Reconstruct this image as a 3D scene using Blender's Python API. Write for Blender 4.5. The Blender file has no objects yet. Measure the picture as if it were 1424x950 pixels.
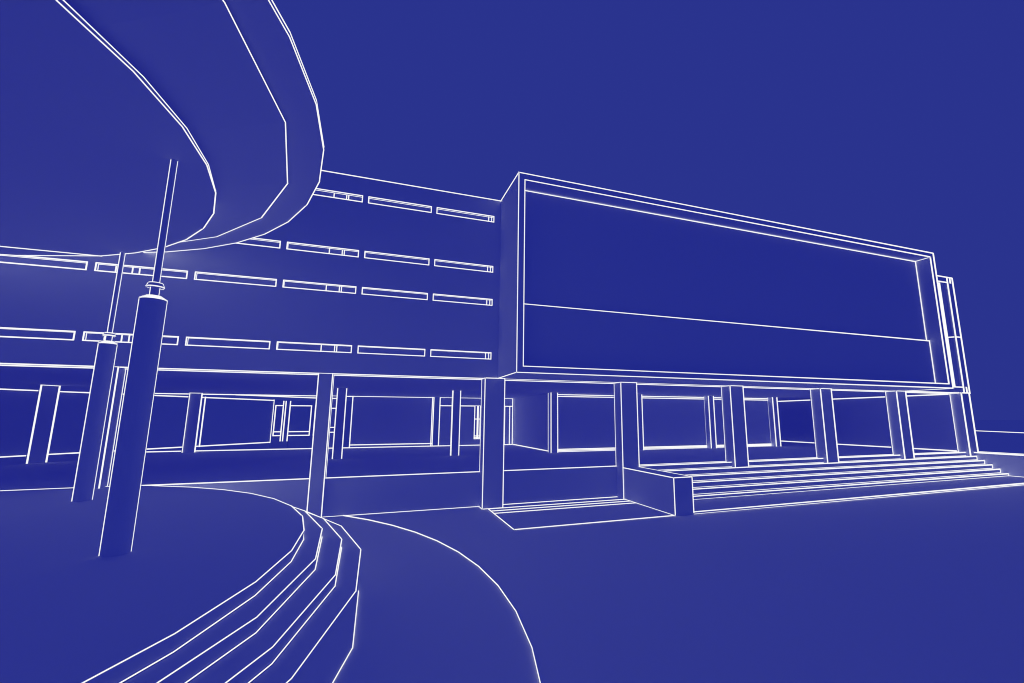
import bpy, math

S = bpy.context.scene
COL = S.collection

# ------------------------------------------------------------------ camera, sky, exposure
cam_data = bpy.data.cameras.new("camera")
cam = bpy.data.objects.new("camera", cam_data)
COL.objects.link(cam)
cam.location = (0.0, 0.0, 2.4)
cam.rotation_euler = (math.radians(90) + 0.1680, 0.0, -0.3580)
cam_data.sensor_fit = 'HORIZONTAL'
cam_data.sensor_width = 36.0
cam_data.lens = 36.0 * 629.68 / 1424
cam_data.shift_x = -0.03547
cam_data.clip_start = 0.05
cam_data.clip_end = 3000
S.camera = cam

SKY = (0.0232, 0.0335, 0.2710)
world = bpy.data.worlds.new("World")
S.world = world
world.use_nodes = True
bg = world.node_tree.nodes["Background"]
bg.inputs["Color"].default_value = (*SKY, 1)
bg.inputs["Strength"].default_value = 1.0

S.view_settings.view_transform = 'Standard'
S.view_settings.look = 'None'
S.view_settings.exposure = 0
S.view_settings.gamma = 1
S.view_settings.use_curve_mapping = False
S.render.engine = 'CYCLES'
S.cycles.max_bounces = 48
S.cycles.diffuse_bounces = 48
S.cycles.use_denoising = True
S.cycles.denoiser = 'OPENIMAGEDENOISE'
S.cycles.denoising_input_passes = 'RGB_ALBEDO_NORMAL'
S.cycles.denoising_prefilter = 'ACCURATE'
S.cycles.filter_width = 1.0


# ------------------------------------------------------------------ materials
def new_mat(name):
    m = bpy.data.materials.new(name)
    m.use_nodes = True
    nt = m.node_tree
    for n in list(nt.nodes):
        nt.nodes.remove(n)
    return m, nt, nt.nodes.new("ShaderNodeOutputMaterial")


def matt(name, col):
    m, nt, out = new_mat(name)
    d = nt.nodes.new("ShaderNodeBsdfDiffuse")
    d.inputs["Color"].default_value = (*col, 1)
    nt.links.new(d.outputs[0], out.inputs["Surface"])
    return m


# the whole place is one flat matt surface that takes the colour of the even blue sky around it
FACE = matt("matt_surface", (0.715, 0.75, 0.968))
GROUND = matt("matt_paving", (0.82, 0.84, 0.977))
# white outlines of every edge; not lamps, emission added to keep them white
LINE, _nt, _out = new_mat("white_line_added_glow")
_e = _nt.nodes.new("ShaderNodeEmission")
_e.inputs["Color"].default_value = (1, 1, 1, 1)
_e.inputs["Strength"].default_value = 1.0
_nt.links.new(_e.outputs[0], _out.inputs["Surface"])

LINE_K = 0.00100        # radius of an edge line per metre from the forecourt: finer near, bolder on the far blocks


def line_r(p):
    return max(0.004, LINE_K * math.sqrt(p[0] ** 2 + p[1] ** 2 + (p[2] - 2.4) ** 2))


def unit(v):
    L = math.sqrt(sum(c * c for c in v))
    return [c / L for c in v]


def cross(a, b):
    return (a[1] * b[2] - a[2] * b[1], a[2] * b[0] - a[0] * b[2], a[0] * b[1] - a[1] * b[0])


UP = (0, 0, 1)


# ------------------------------------------------------------------ mesh builder
class MB:
    def __init__(self):
        self.v, self.f, self.m = [], [], []

    def face(self, pts, mat=0):
        i = len(self.v)
        self.v += [tuple(p) for p in pts]
        self.f.append(tuple(range(i, i + len(pts))))
        self.m.append(mat)

    def line(self, a, b, n=None):
        """an edge trim from a to b: a flat bar whose outer face (normal n) has the added glow; n=None picks the wall it
        lies on (walls face the forecourt); where a bar would stand edge-on, and on the ground, it is a round bead"""
        d = [b[i] - a[i] for i in range(3)]
        L = math.sqrt(sum(c * c for c in d))
        if L < 1e-6:
            return
        d = [c / L for c in d]
        m = [(a[i] + b[i]) / 2 for i in range(3)]
        v = unit([-m[0], -m[1], 2.4 - m[2]])
        if n is None:
            if abs(d[2]) > 0.9 or abs(d[0]) > 0.9:
                n = (0, -1, 0)
            else:
                h = (d[1], -d[0], 0)
                k = 1 if h[0] * v[0] + h[1] * v[1] > 0 else -1
                n = (h[0] * k, h[1] * k, 0)
        n = unit([n[i] - d[i] * sum(n[j] * d[j] for j in range(3)) for i in range(3)])
        nv = sum(n[i] * v[i] for i in range(3))
        cr = cross(d, v)
        wide = math.sqrt(sum(c * c for c in cr)) / max(nv, 1e-3)
        if n[2] > 0.95 or wide > 3.0:
            return self.bead(a, b, d, L)
        wide = min(2.2, max(1.0, wide))
        t = cross(d, n)
        base, N = len(self.v), max(1, min(8, int(L / 3)))
        for k in range(N + 1):
            w = k / N
            p = [a[i] + (b[i] - a[i]) * w for i in range(3)]
            r = line_r(p)
            e = -r * 0.8 if k == 0 else (r * 0.8 if k == N else 0)
            for ss, hh in ((-1, 0.35), (1, 0.35), (1, -0.7), (-1, -0.7)):
                self.v.append(tuple(p[i] + d[i] * e + t[i] * ss * r * wide + n[i] * hh * r for i in range(3)))
        for k in range(N):
            q = base + 4 * k
            for j in range(4):
                self.f.append((q + j, q + (j + 1) % 4, q + 4 + (j + 1) % 4, q + 4 + j))
                self.m.append(1 if j == 0 else 0)
        q = base + 4 * N
        self.f += [(base + 3, base + 2, base + 1, base), (q, q + 1, q + 2, q + 3)]
        self.m += [0, 0]

    def bead(self, a, b, d, L):
        n = max(1, min(8, int(L / 3)))
        up = (0, 0, 1) if abs(d[2]) < 0.9 else (1, 0, 0)
        s = (d[1] * up[2] - d[2] * up[1], d[2] * up[0] - d[0] * up[2], d[0] * up[1] - d[1] * up[0])
        sl = math.sqrt(sum(c * c for c in s))
        s = [c / sl for c in s]
        t = (d[1] * s[2] - d[2] * s[1], d[2] * s[0] - d[0] * s[2], d[0] * s[1] - d[1] * s[0])
        base = len(self.v)
        K = 6
        for k in range(n + 1):
            w = k / n
            p = [a[i] + (b[i] - a[i]) * w for i in range(3)]
            r = line_r(p)
            e = -r * 0.6 if k == 0 else (r * 0.6 if k == n else 0)
            for j in range(K):
                an = 2 * math.pi * (j + 0.5) / K
                self.v.append(tuple(p[i] + d[i] * e + r * (math.cos(an) * s[i] + math.sin(an) * t[i]) for i in range(3)))
        for k in range(n):
            for j in range(K):
                self.f.append((base + k * K + j, base + k * K + (j + 1) % K,
                               base + (k + 1) * K + (j + 1) % K, base + (k + 1) * K + j))
                self.m.append(1)
        self.f.append(tuple(base + j for j in reversed(range(K))))
        self.m.append(1)
        self.f.append(tuple(base + n * K + j for j in range(K)))
        self.m.append(1)

    def poly(self, pts, close=False, n=None):
        for a, b in zip(pts, pts[1:]):
            self.line(a, b, n)
        if close:
            self.line(pts[-1], pts[0], n)

    def hoop(self, pts, z, c, up, ymax=None):
        """closed ring of trims round centre c, tilted outwards and by up (+ upwards, - downwards)"""
        for p, q in zip(pts, pts[1:] + pts[:1]):
            if ymax is not None and (p[1] + q[1]) / 2 > ymax:
                continue
            o = unit([(p[0] + q[0]) / 2 - c[0], (p[1] + q[1]) / 2 - c[1], 0])
            self.line((*p, z), (*q, z), (o[0], o[1], up))

    def prism(self, base, z0, z1):
        n = len(base)
        self.face([(x, y, z1) for x, y in base])
        self.face([(x, y, z0) for x, y in reversed(base)])
        for i in range(n):
            (x0, y0), (x1, y1) = base[i], base[(i + 1) % n]
            self.face([(x0, y0, z0), (x1, y1, z0), (x1, y1, z1), (x0, y0, z1)])

    def box(self, x0, x1, y0, y1, z0, z1, edges=""):
        """edges: letters for sides to outline: all 12 = 'a', verticals 'v', top ring 't', bottom ring 'b',
        front rectangle 'f', front verticals 'w'"""
        self.prism([(x0, y0), (x1, y0), (x1, y1), (x0, y1)], z0, z1)
        c = [(x0, y0), (x1, y0), (x1, y1), (x0, y1)]
        if 'a' in edges:
            edges += 'vtb'
        if 'v' in edges:
            for x, y in c:
                self.line((x, y, z0), (x, y, z1))
        if 'w' in edges:
            for x, y in c[:2]:
                self.line((x, y, z0), (x, y, z1))
        if 't' in edges:
            self.poly([(x, y, z1) for x, y in c], True)
        if 'b' in edges:
            self.poly([(x, y, z0) for x, y in c], True)
        if 'f' in edges:
            self.rect_y(x0, x1, y0, z0, z1)

    def rect_y(self, x0, x1, y, z0, z1):
        self.poly([(x0, y, z0), (x1, y, z0), (x1, y, z1), (x0, y, z1)], True)

    def lathe(self, cx, cy, prof, n=32):
        """closed surface of revolution from (r, z) pairs, first and last capped"""
        rings = [[(cx + r * math.cos(2 * math.pi * k / n), cy + r * math.sin(2 * math.pi * k / n), z)
                  for k in range(n)] for r, z in prof]
        for a, b in zip(rings, rings[1:]):
            for k in range(n):
                self.face([a[k], a[(k + 1) % n], b[(k + 1) % n], b[k]])
        self.face(list(reversed(rings[0])))
        self.face(rings[-1])

    def build(self, name, parent=None, face=None):
        me = bpy.data.meshes.new(name)
        me.from_pydata(self.v, [], self.f)
        me.materials.append(face or FACE)
        me.materials.append(LINE)
        me.polygons.foreach_set("material_index", self.m)
        me.update()
        o = bpy.data.objects.new(name, me)
        COL.objects.link(o)
        if parent is not None:
            o.parent = parent
            o.matrix_parent_inverse = parent.matrix_world.inverted()
        return o


def thing(name, label, cat, loc=(0, 0, 0), group=None):
    o = bpy.data.objects.new(name, None)
    COL.objects.link(o)
    o.location = loc
    o.empty_display_size = 0.3
    bpy.context.view_layer.update()
    o["label"] = label
    o["category"] = cat
    if group:
        o["group"] = group
    return o


def tag(o, label, cat, group=None):
    o["label"] = label
    o["category"] = cat
    if group:
        o["group"] = group
    return o


def struct(o):
    o["kind"] = "structure"
    return o


def ring(cx, cy, r, n, phase):
    return [(cx + r * math.cos(math.radians(phase + 360 * k / n)),
             cy + r * math.sin(math.radians(phase + 360 * k / n))) for k in range(n)]


# ------------------------------------------------------------------ levels and grid
ZF = 0.935          # raised floor
ZS = 3.515          # soffit over the undercroft
ZR = 8.95           # roof
YW = 12.66          # long facade
YP = 12.89          # face of the plinth
BAY = 4.28
TC = (-7.82, 6.49)  # centre of the round terrace
CC = (-8.10, 6.07)  # centre of the round canopy

# ------------------------------------------------------------------ ground
b = MB()
b.prism(ring(0, 0, 900, 96, 0), -1.0, 0.0)
struct(b.build("ground", None, GROUND))

b = MB()
c = ring(TC[0], TC[1], 9.62, 64, 2.25)
b.prism(c, 0.001, 0.004)
for p, q in zip(c, c[1:] + c[:1]):
    o = unit([TC[0] - (p[0] + q[0]) / 2, TC[1] - (p[1] + q[1]) / 2, 0])
    b.line((*p, 0.012), (*q, 0.012), (o[0], o[1], 0.6))
struct(b.build("path", None, GROUND))

b = MB()
b.prism([(2.94, 9.99), (24.5, 9.99), (24.5, 12.88), (2.94, 12.88)], 0.001, 0.008)
z = 0.014
b.line((2.94, 9.99, z), (24.5, 9.99, z), (0, -0.9, 0.45))
b.line((2.94, 9.99, z), (2.94, 12.45, z), (-0.8, 0, 0.6))
for y in (12.42, 12.11, 11.80):
    b.line((2.95, y, z), (7.10, y, z), (0, -0.9, 0.45))
b.line((3.36, 12.88, z), (7.10, 12.88, z), (0, -0.9, 0.45))
struct(b.build("pavement", None, GROUND))

# far road edge out beyond the right-hand end
b = MB()
d = (0.59, 0.81)
p0, p1 = (92.0, 33.6), (140.0, 99.0)
b.prism([p0, (p0[0] + 9, p0[1] - 6.5), (p1[0] + 9, p1[1] - 6.5), p1], 0.001, 0.02)
b.line((p0[0], p0[1], 0.02), (p1[0], p1[1], 0.02), (0, -0.9, 0.45))
struct(b.build("road", None, GROUND))

# ------------------------------------------------------------------ main building
bld = thing("office_building", "long flat-roofed blue building on pillars with strip windows and a big projecting framed box",
            "building", (4.0, 18.0, 0.0))

# plinth under the raised floor, front face at YP, plus the narrow top floor band reached by the steps
b = MB()
b.box(-16, 25.07, YP, 25.15, 0, ZF)
b.line((-4.9, YP, ZF), (24.6, YP, ZF))
b.line((-1.12, YP, 0.004), (2.79, YP, 0.004))
b.line((-9.45, 25.08, ZF + .02), (7.22, 25.08, ZF + .02))
b.build("plinth", bld)

# upper storeys behind the skin
b = MB()
b.box(-16, 25.17, YW + 0.14, 25.2, ZS, ZR)
b.line((-16, YP + 0.04, ZS - 0.012), (24.6, YP + 0.04, ZS - 0.012))
b.line((-9.6, 25.15, ZS - .02), (-1.1, 25.15, ZS - .02))
b.line((-6.34, 25.55, ZS - .01), (-3.17, 28.05, ZS - .01))
b.build("upper_storeys", bld)

# facade skin with slots left open
ROWS = [(8.25, 8.43), (6.67, 6.85), (5.66, 5.84), (4.075, 4.26)]
SLOTS = [(1.29 - 1.845 * k, 2.975 - 1.845 * k) for k in range(6)]
b = MB()
zc = [ZR + 0.03] + [z for r in ROWS for z in (r[1], r[0])] + [ZS]
for i in range(0, len(zc), 2):
    b.box(-16, 3.185, YW, YW + 0.14, zc[i + 1], zc[i])
for z0, z1 in ROWS:
    xs = [3.185]
    for x0, x1 in SLOTS:
        xs += [x1, x0]
    xs.append(-16)
    for i in range(0, len(xs), 2):
        b.box(xs[i + 1], xs[i], YW, YW + 0.14, z0, z1)
b.line((-16, YW, ZS), (3.185, YW, ZS))
b.line((-16, YW, ZR + 0.02), (3.23, YW, ZR + 0.02))
b.build("facade_wall", bld)

PIER = {0: [2.82, 2.91], 2: [-1.42, -1.11, -1.06], 4: [-5.73, -5.43, -5.30]}
for z0, z1 in ROWS:
    for k, (x0, x1) in enumerate(SLOTS):
        b = MB()
        b.rect_y(x0, x1, YW, z0, z1)
        b.line((x0, YW + 0.08, z1), (x1, YW + 0.08, z1))
        b.line((x0, YW + 0.08, z0), (x0, YW + 0.08, z1))
        w = b.build("strip_window", bld)
        g = MB()
        g.face([(x0, YW + 0.090, z0), (x1, YW + 0.090, z0), (x1, YW + 0.090, z1), (x0, YW + 0.090, z1)])
        if k in PIER:
            for x in PIER[k]:
                xx = x * (YW + 0.08) / YW
                if k == 0:
                    xx = x
                    g.line((xx, YW + 0.02, z0), (xx, YW + 0.02, z1))
                else:
                    g.line((xx, YW + 0.08, z0), (xx, YW + 0.08, z1))
        g.build("window_pane", w)

# projecting framed box
BX0, BX1, BY, BZ0, BZ1 = 3.185, 20.41, 10.757, 3.525, 8.89
IX0, IX1, IZ0, IZ1 = 3.355, 20.19, 3.685, 8.71
b = MB()
b.box(BX0, BX1, 11.30, YW + 0.139, BZ0, BZ1)
b.box(BX0, IX0, BY, 11.30, BZ0, BZ1)
b.box(IX1, BX1, BY, 11.30, BZ0, BZ1)
b.box(IX0, IX1, BY, 11.30, BZ0, IZ0)
b.box(IX0, IX1, BY, 11.30, IZ1, BZ1)
b.rect_y(BX0, BX1, BY, BZ0, BZ1)
b.rect_y(IX0, IX1, BY, IZ0, IZ1)
b.line((BX0, BY, BZ1), (BX0, YW, ZR + 0.02))
b.line((BX0, BY, BZ0), (BX0, YW, BZ0))
b.line((BX1, BY, BZ0), (BX1, YW, BZ0))
b.line((BX0, YW, BZ0), (24.7, YW, BZ0 - 0.005))
b.line((IX1, BY, IZ1), (IX1, 11.29, IZ1))
b.build("box_frame", bld)
b = MB()
b.box(IX0 + .002, IX1 - .002, 11.285, 11.297, 5.41, IZ1 - .002)
b.line((IX0, 11.285, IZ1 - .018), (IX1, 11.285, IZ1 - .018))
b.line((IX1 - .02, 11.285, 5.43), (IX1 - .02, 11.285, IZ1), (-0.5, -0.85, 0))
b.build("upper_panel", bld)
b = MB()
b.box(IX0 + .002, IX1 - .002, 11.19, 11.297, IZ0 + .002, 5.40)
b.line((IX0, 11.19, 5.40), (IX1, 11.19, 5.40))
b.line((IX1 - .02, 11.19, IZ0), (IX1 - .02, 11.19, 5.40), (-0.5, -0.85, 0))
b.build("lower_panel", bld)

# framed bay at the right-hand end
b = MB()
JX = 24.77
b.box(JX, 25.17, YW, YW + 0.138, ZS, ZR)
b.box(BX1, JX, YW, YW + 0.138, 8.69, ZR)
b.box(BX1, JX, YW, YW + 0.138, ZS, 3.785)
b.line((BX1, YW, ZR), (25.17, YW, ZR))
b.line((25.17, YW, ZS), (25.17, YW, ZR))
b.line((JX, YW, ZS), (JX, YW, ZR))
b.line((BX1, YW, 8.69), (JX, YW, 8.69))
b.line((BX1, YW, 3.785), (JX, YW, 3.785))
b.line((24.0, YW, ZS), (25.17, YW, ZS))
for z0, z1 in ((8.69, ZR), (ZS, 3.785)):
    b.line((24.985, YW, z0), (24.985, YW, z1))
b.line((JX, YW, 6.10), (25.17, YW, 6.10))
b.line((JX, YW, 6.10), (24.40, YW + 0.12, 6.07))
b.build("end_frame", bld)
b = MB()
for x in (24.29, 24.40):
    b.line((x, YW + 0.13, 3.785), (x, YW + 0.13, 8.66))
for z in (4.6, 5.1, 5.55, 6.2, 6.35, 6.9, 8.45, 8.66):
    b.line((24.28, YW + 0.13, z), (24.42, YW + 0.13, z))
b.box(24.28, 24.42, YW + 0.125, YW + 0.137, 3.785, 8.66)
b.build("end_window", bld)

# front pillars of the entrance range
for k in range(6):
    x0 = 2.785 + BAY * k + 0.025 * min(k, 1)
    x1 = x0 + 0.568
    z0 = 0.0 if k < 2 else 0.70
    b = MB()
    b.box(x0, x1, 12.49, YP + 0.02, z0, ZS - 0.004)
    b.line((x0, 12.49, z0 if k < 2 else 0.78), (x0, 12.49, ZS))
    b.line((x1, 12.49, z0 if k < 1 else 0.93 if k == 1 else 0.78), (x1, 12.49, ZS))
    b.line((x0, YP + 0.02, ZF), (x0, YP + 0.02, ZS))
    b.line((x0, 12.49, ZS), (x1, 12.49, ZS))
    b.line((x0, 12.49, ZS), (x0, YP, ZS))
    if k == 0:
        b.line((x0, 12.49, 0.006), (x1, 12.49, 0.006))
        b.line((x0, 12.49, 0.006), (x0, YP, 0.006))
    b.build("pillar", bld)
# slim pillars carrying the strip-window wing
for x0 in (-5.72, -1.425):
    b = MB()
    b.box(x0, x0 + 0.32, YW - 0.02, YP + 0.06, 0, ZS - 0.004)
    b.line((x0, YW - 0.02, 0.0), (x0, YW - 0.02, ZS))
    b.line((x0 + 0.32, YW - 0.02, 0.0), (x0 + 0.32, YW - 0.02, ZS))
    b.line((x0 + 0.32, YP + 0.06, ZF), (x0 + 0.32, YP + 0.06, ZS))
    b.build("pillar", bld)
# second row of pillars deep in the undercroft
for x0 in (-1.425, 2.855, 7.12, 11.42, 15.61, 19.83):
    b = MB()
    d = 0.12 if x0 < 5 else 0.33
    b.box(x0, x0 + 0.31, 18.70, 18.70 + d, ZF, ZS - 0.004)
    for x, y in ((x0, 18.70), (x0 + 0.31, 18.70), (x0, 18.70 + d)):
        b.line((x, y, ZF), (x, y, ZS))
    b.build("pillar", bld)

# glazed wall between the inner pillars
for x0, x1 in ((7.44, 11.42), (11.74, 15.60), (15.93, 19.82)):
    b = MB()
    b.box(x0, x1, 19.02, 19.06, ZF, ZS - 0.004)
    for z in (0.945, 1.0, 1.05, 3.37, 3.45):
        b.line((x0, 19.02, z), (x1, 19.02, z))
    b.build("glazed_wall", bld)

# inner cross wall and the right-hand end wall
b = MB()
b.box(7.28, 7.40, 19.06, 25.1, ZF, ZS - 0.004)
b.line((7.28, 19.3, ZF + .025), (7.28, 25.1, ZF + .025))
b.build("cross_wall", bld)
b = MB()
b.box(24.42, 24.9, 12.95, 25.1, ZF, ZS - 0.004)
b.line((24.42, 12.95, ZF + .025), (24.42, 25.1, ZF + .025))
b.line((24.42, 12.95, ZS - .03), (24.42, 25.1, ZS - .03))
b.line((24.42, 12.95, ZF), (24.42, 12.95, ZS))
b.build("end_wall", bld)

# rear glazed screen at the back edge of the floor
b = MB()
Y = 25.1
b.box(-1.18, 2.83, Y, Y + 0.04, ZF, ZS - 0.004)
b.rect_y(-1.18, 2.83, Y, ZF + .01, ZS - .01)
b.line((-1.14, Y, 1.09), (2.80, Y, 1.09))
b.line((2.76, Y, 1.0), (2.76, Y, ZS - .01))
b.build("rear_screen", bld)
b = MB()
b.box(3.16, 7.22, Y, Y + 0.04, ZF, ZS - 0.004)
b.rect_y(3.16, 7.22, Y, ZF, ZS)
b.line((3.16, Y, 3.07), (7.22, Y, 3.07))
b.line((6.76, Y, ZF), (6.76, Y, 3.07))
b.line((7.05, Y, ZF), (7.05, Y, 3.07))
b.line((5.4, Y, 1.85), (6.76, Y, 1.85))
s = b.build("rear_screen", bld)
b = MB()
b.box(5.05, 5.36, Y - 0.03, Y - 0.005, 1.30, 3.07)
for x in (5.05, 5.20, 5.25, 5.36):
    b.line((x, Y - 0.03, 1.30), (x, Y - 0.03, 3.07))
for z in (1.30, 1.37, 1.45, 2.36):
    b.line((5.05, Y - 0.03, z), (5.36, Y - 0.03, z))
b.build("window", s)
b = MB()
b.box(-2.35, -1.50, Y, Y + 0.04, ZF, ZS - 0.004)
b.rect_y(-2.35, -1.50, Y, ZF, ZS)
for z in (3.38, 2.89, 1.957, 1.72):
    b.line((-2.35, Y, z), (-1.50, Y, z))
b.build("rear_screen", bld)

# ------------------------------------------------------------------ entrance steps
st = thing("entrance_steps", "wide flight of low steps between two plain cheek walls in front of the pillars", "steps", (15.8, 11.4, 0))
b = MB()
b.box(7.3, 24.6, 9.985, 12.885, 0.009, 0.060)
b.line((7.66, 9.985, 0.062), (24.5, 9.985, 0.062))
b.line((24.5, 9.985, 0.056), (24.5, 11.43, 0.056))
b.build("landing", st)
fronts = [11.43, 11.675, 11.92, 12.165, 12.41, 12.655]
tops = [0.155, 0.31, 0.465, 0.62, 0.778, ZF - 0.003]
for i in range(6):
    y0, z1 = fronts[i], tops[i]
    z0 = 0.056 if i == 0 else tops[i - 1]
    b = MB()
    b.box(7.60, 24.55, y0, YP - 0.003, z0, z1)
    b.line((7.66, y0, z1), (24.5, y0, z1))
    b.line((7.66, y0, z0), (24.5, y0, z0))
    b.line((24.5, y0, z0), (24.5, y0, z1))
    b.build("step", st)
b = MB()
b.box(7.10, 7.66, 9.97, 12.488, 0.0, 0.922)
b.poly([(7.10, 9.97, 0.922), (7.66, 9.97, 0.922), (7.66, 12.488, 0.922)])
b.poly([(7.10, 12.488, 0.922), (7.10, 9.97, 0.922), (7.10, 9.97, 0.01), (7.10, 12.888, 0.01)])
b.line((7.66, 9.97, 0.05), (7.66, 9.97, 0.922))
b.build("cheek_wall", st)
b = MB()
b.box(24.5, 25.07, 9.97, 12.885, 0.0, 0.932)
b.line((24.5, 9.97, 0.932), (24.5, 12.885, 0.932))
b.line((25.07, 9.97, 0.932), (25.07, 12.885, 0.932))
b.build("cheek_wall", st)

# ------------------------------------------------------------------ round terrace
tr = thing("round_terrace", "round stepped terrace of four tiers beside the building, under the round canopy", "terrace", (TC[0], TC[1], 0))
for r, n, ph, z0, z1 in ((7.765, 29, -6.2, 0.0, 0.565), (7.52, 29, -4.8, 0.565, 0.69),
                         (7.27, 29, -3.05, 0.69, 0.815), (7.03, 44, -3.6, 0.815, 0.94)):
    c = ring(TC[0], TC[1], r, n, ph)
    b = MB()
    b.prism(c, z0, z1)
    b.hoop(c, z1, TC, 0.9, YP)
    b.hoop(ring(TC[0], TC[1], r + 0.005, n, ph), z0 + 0.009, TC, 0.8, YP)
    if z1 > 0.9:
        b.line((-10.8, YP, z1), (-4.85, YP, z1))
    b.build("tier", tr)

# ------------------------------------------------------------------ round canopy on columns
cp = thing("round_canopy", "round flat canopy with a stepped underside held up by slim rods on two columns", "canopy", (CC[0], CC[1], 0.94))
b = MB()
c = ring(CC[0], CC[1], 5.88, 44, 4.95)
c2 = ring(CC[0], CC[1] + 0.13, 5.825, 44, 6.0)
for k in range(44):
    j = (k + 1) % 44
    b.face([(*c[k], 5.62), (*c[j], 5.62), (*c2[j], 5.74), (*c2[k], 5.74)])
b.face([(*p, 5.74) for p in c2])
b.face([(*p, 5.62) for p in reversed(c)])
b.hoop([p for k, p in enumerate(c) if k != 8], 5.62, CC, -1.0)
b.hoop(c2, 5.745, CC, -0.6)
b.line((-5.37, 11.28, 5.62), (-10.8, 11.28, 5.62), (0, -0.5, -0.9))
b.build("canopy_disc", cp)
b = MB()
lo, hi = ring(CC[0], CC[1], 5.60, 24, 0.8), ring(CC[0], CC[1], 6.77, 24, 0.8)
for k in range(24):
    j = (k + 1) % 24
    b.face([(*lo[k], 5.745), (*lo[j], 5.745), (*hi[j], 6.18), (*hi[k], 6.18)])
b.face([(*p, 6.18) for p in hi])
b.face([(*p, 5.745) for p in reversed(lo)])
b.hoop(hi, 6.18, CC, -1.6)
b.build("canopy_soffit", cp)
b = MB()
c = ring(CC[0], CC[1], 7.19, 44, 5.05)
b.prism(c, 6.20, 6.25)
b.hoop(c, 6.20, CC, -1.0)
b.hoop(c, 6.25, CC, 0.0)
b.build("canopy_roof", cp)


def around(cx, cy, r, n=32):
    return [(cx + r * math.cos(2 * math.pi * k / n), cy + r * math.sin(2 * math.pi * k / n)) for k in range(n)]


for cx, cy in ((-2.59, 6.60), (-4.88, 10.925)):
    L = math.hypot(cx, cy)
    sx, sy = -cy / L, cx / L                      # the two sides that carry the seam lines

    def seams(m, r, z0, z1):
        for s in (-1, 1):
            m.line((cx + s * sx * r, cy + s * sy * r, z0), (cx + s * sx * r, cy + s * sy * r, z1))

    b = MB()
    b.lathe(cx, cy, [(0.125, 0.93), (0.125, 3.805), (0.07, 3.845)])
    seams(b, 0.125, 0.94, 3.805)
    for r, z in ((0.125, 3.805), (0.113, 3.812), (0.101, 3.820), (0.090, 3.827), (0.080, 3.834), (0.070, 3.842)):
        b.poly([(x, y, z) for x, y in around(cx, cy, r)], True)
    col = b.build("column", cp)
    b = MB()
    b.lathe(cx, cy, [(0.040, 3.845), (0.040, 3.955)])
    b.lathe(cx, cy, [(0.078, 3.955), (0.083, 3.960), (0.066, 4.004), (0.060, 4.006)])
    seams(b, 0.040, 3.845, 3.955)
    b.poly([(x, y, 3.958) for x, y in around(cx, cy, 0.081)], True)
    b.poly([(x, y, 4.004) for x, y in around(cx, cy, 0.064)], True)
    for w in (-1, 1):
        b.line((cx + w * sx * 0.083, cy + w * sy * 0.083, 3.960), (cx + w * sx * 0.066, cy + w * sy * 0.066, 4.004))
    b.build("collar", col)
    b = MB()
    b.lathe(cx, cy, [(0.030, 4.004), (0.030, 5.62)])
    seams(b, 0.030, 4.004, 5.615)
    b.build("rod", col)

# ------------------------------------------------------------------ behind the undercroft, left
d = (0.633, 0.774)
nrm = (-d[1], d[0])


def slab(b, p, q, t, z0, z1):
    L = math.hypot(q[0] - p[0], q[1] - p[1])
    u = ((q[0] - p[0]) / L, (q[1] - p[1]) / L)
    n = (-u[1] * t, u[0] * t)
    b.prism([p, q, (q[0] + n[0], q[1] + n[1]), (p[0] + n[0], p[1] + n[1])], z0, z1)


pa, pb = (-19.0, 16.61), (-6.02, 32.49)
b = MB()
slab(b, pa, pb, 0.3, 0.0, ZS)
b.line((*pa, ZF + .02), (*pb, ZF + .02))
b.line((*pa, ZS - .02), (*pb, ZS - .02))
b.line((*pb, ZF), (*pb, ZS))
b.line((-8.64, 29.26, ZF), (-8.64, 29.26, ZS), (0.774, -0.633, 0))
tag(b.build("garden_wall"), "long plain wall running off at an angle behind the pillars on the left", "wall")

for (p, q, lab) in (((-10.61, 20.24), (-10.35, 20.67), "squat square pillar nearest the left edge, standing before the angled wall"),
                    ((-7.78, 24.37), (-7.355, 24.43), "slim square pillar before the angled wall, right of the two tall columns")):
    b = MB()
    slab(b, p, q, 0.08, 0.0, ZS)
    b.line((*p, 0.8), (*p, ZS), (0.856, -0.516, 0))
    b.line((*q, 0.8), (*q, ZS), (0.856, -0.516, 0))
    b.line((*p, ZS), (*q, ZS))
    tag(b.build("pillar"), lab, "pillar", "pillars in front of the angled wall")

rp = thing("rear_pavilion", "distant low pavilion with framed windows seen through the gap beyond the angled wall", "building", (-4.5, 35.5, 0))
b = MB()
b.box(-8.0, -1.2, 35.0, 39.0, 0.0, 3.6)
b.build("wall", rp)
for x0, x1 in ((-6.33, -4.20), (-3.95, -2.9)):
    b = MB()
    b.box(x0, x1, 34.93, 34.998, 1.27, 3.24)
    b.rect_y(x0, x1, 34.93, 1.27, 3.24)
    b.line((x0, 34.93, 1.52), (x1, 34.93, 1.52))
    b.build("window", rp)
b = MB()
b.box(-5.86, -5.46, 34.75, 34.92, 0.0, 3.52)
for x, y in ((-5.86, 34.75), (-5.72, 34.75), (-5.46, 34.75)):
    b.line((x, y, 0.93), (x, y, 3.52))
b.build("pillar", rp)
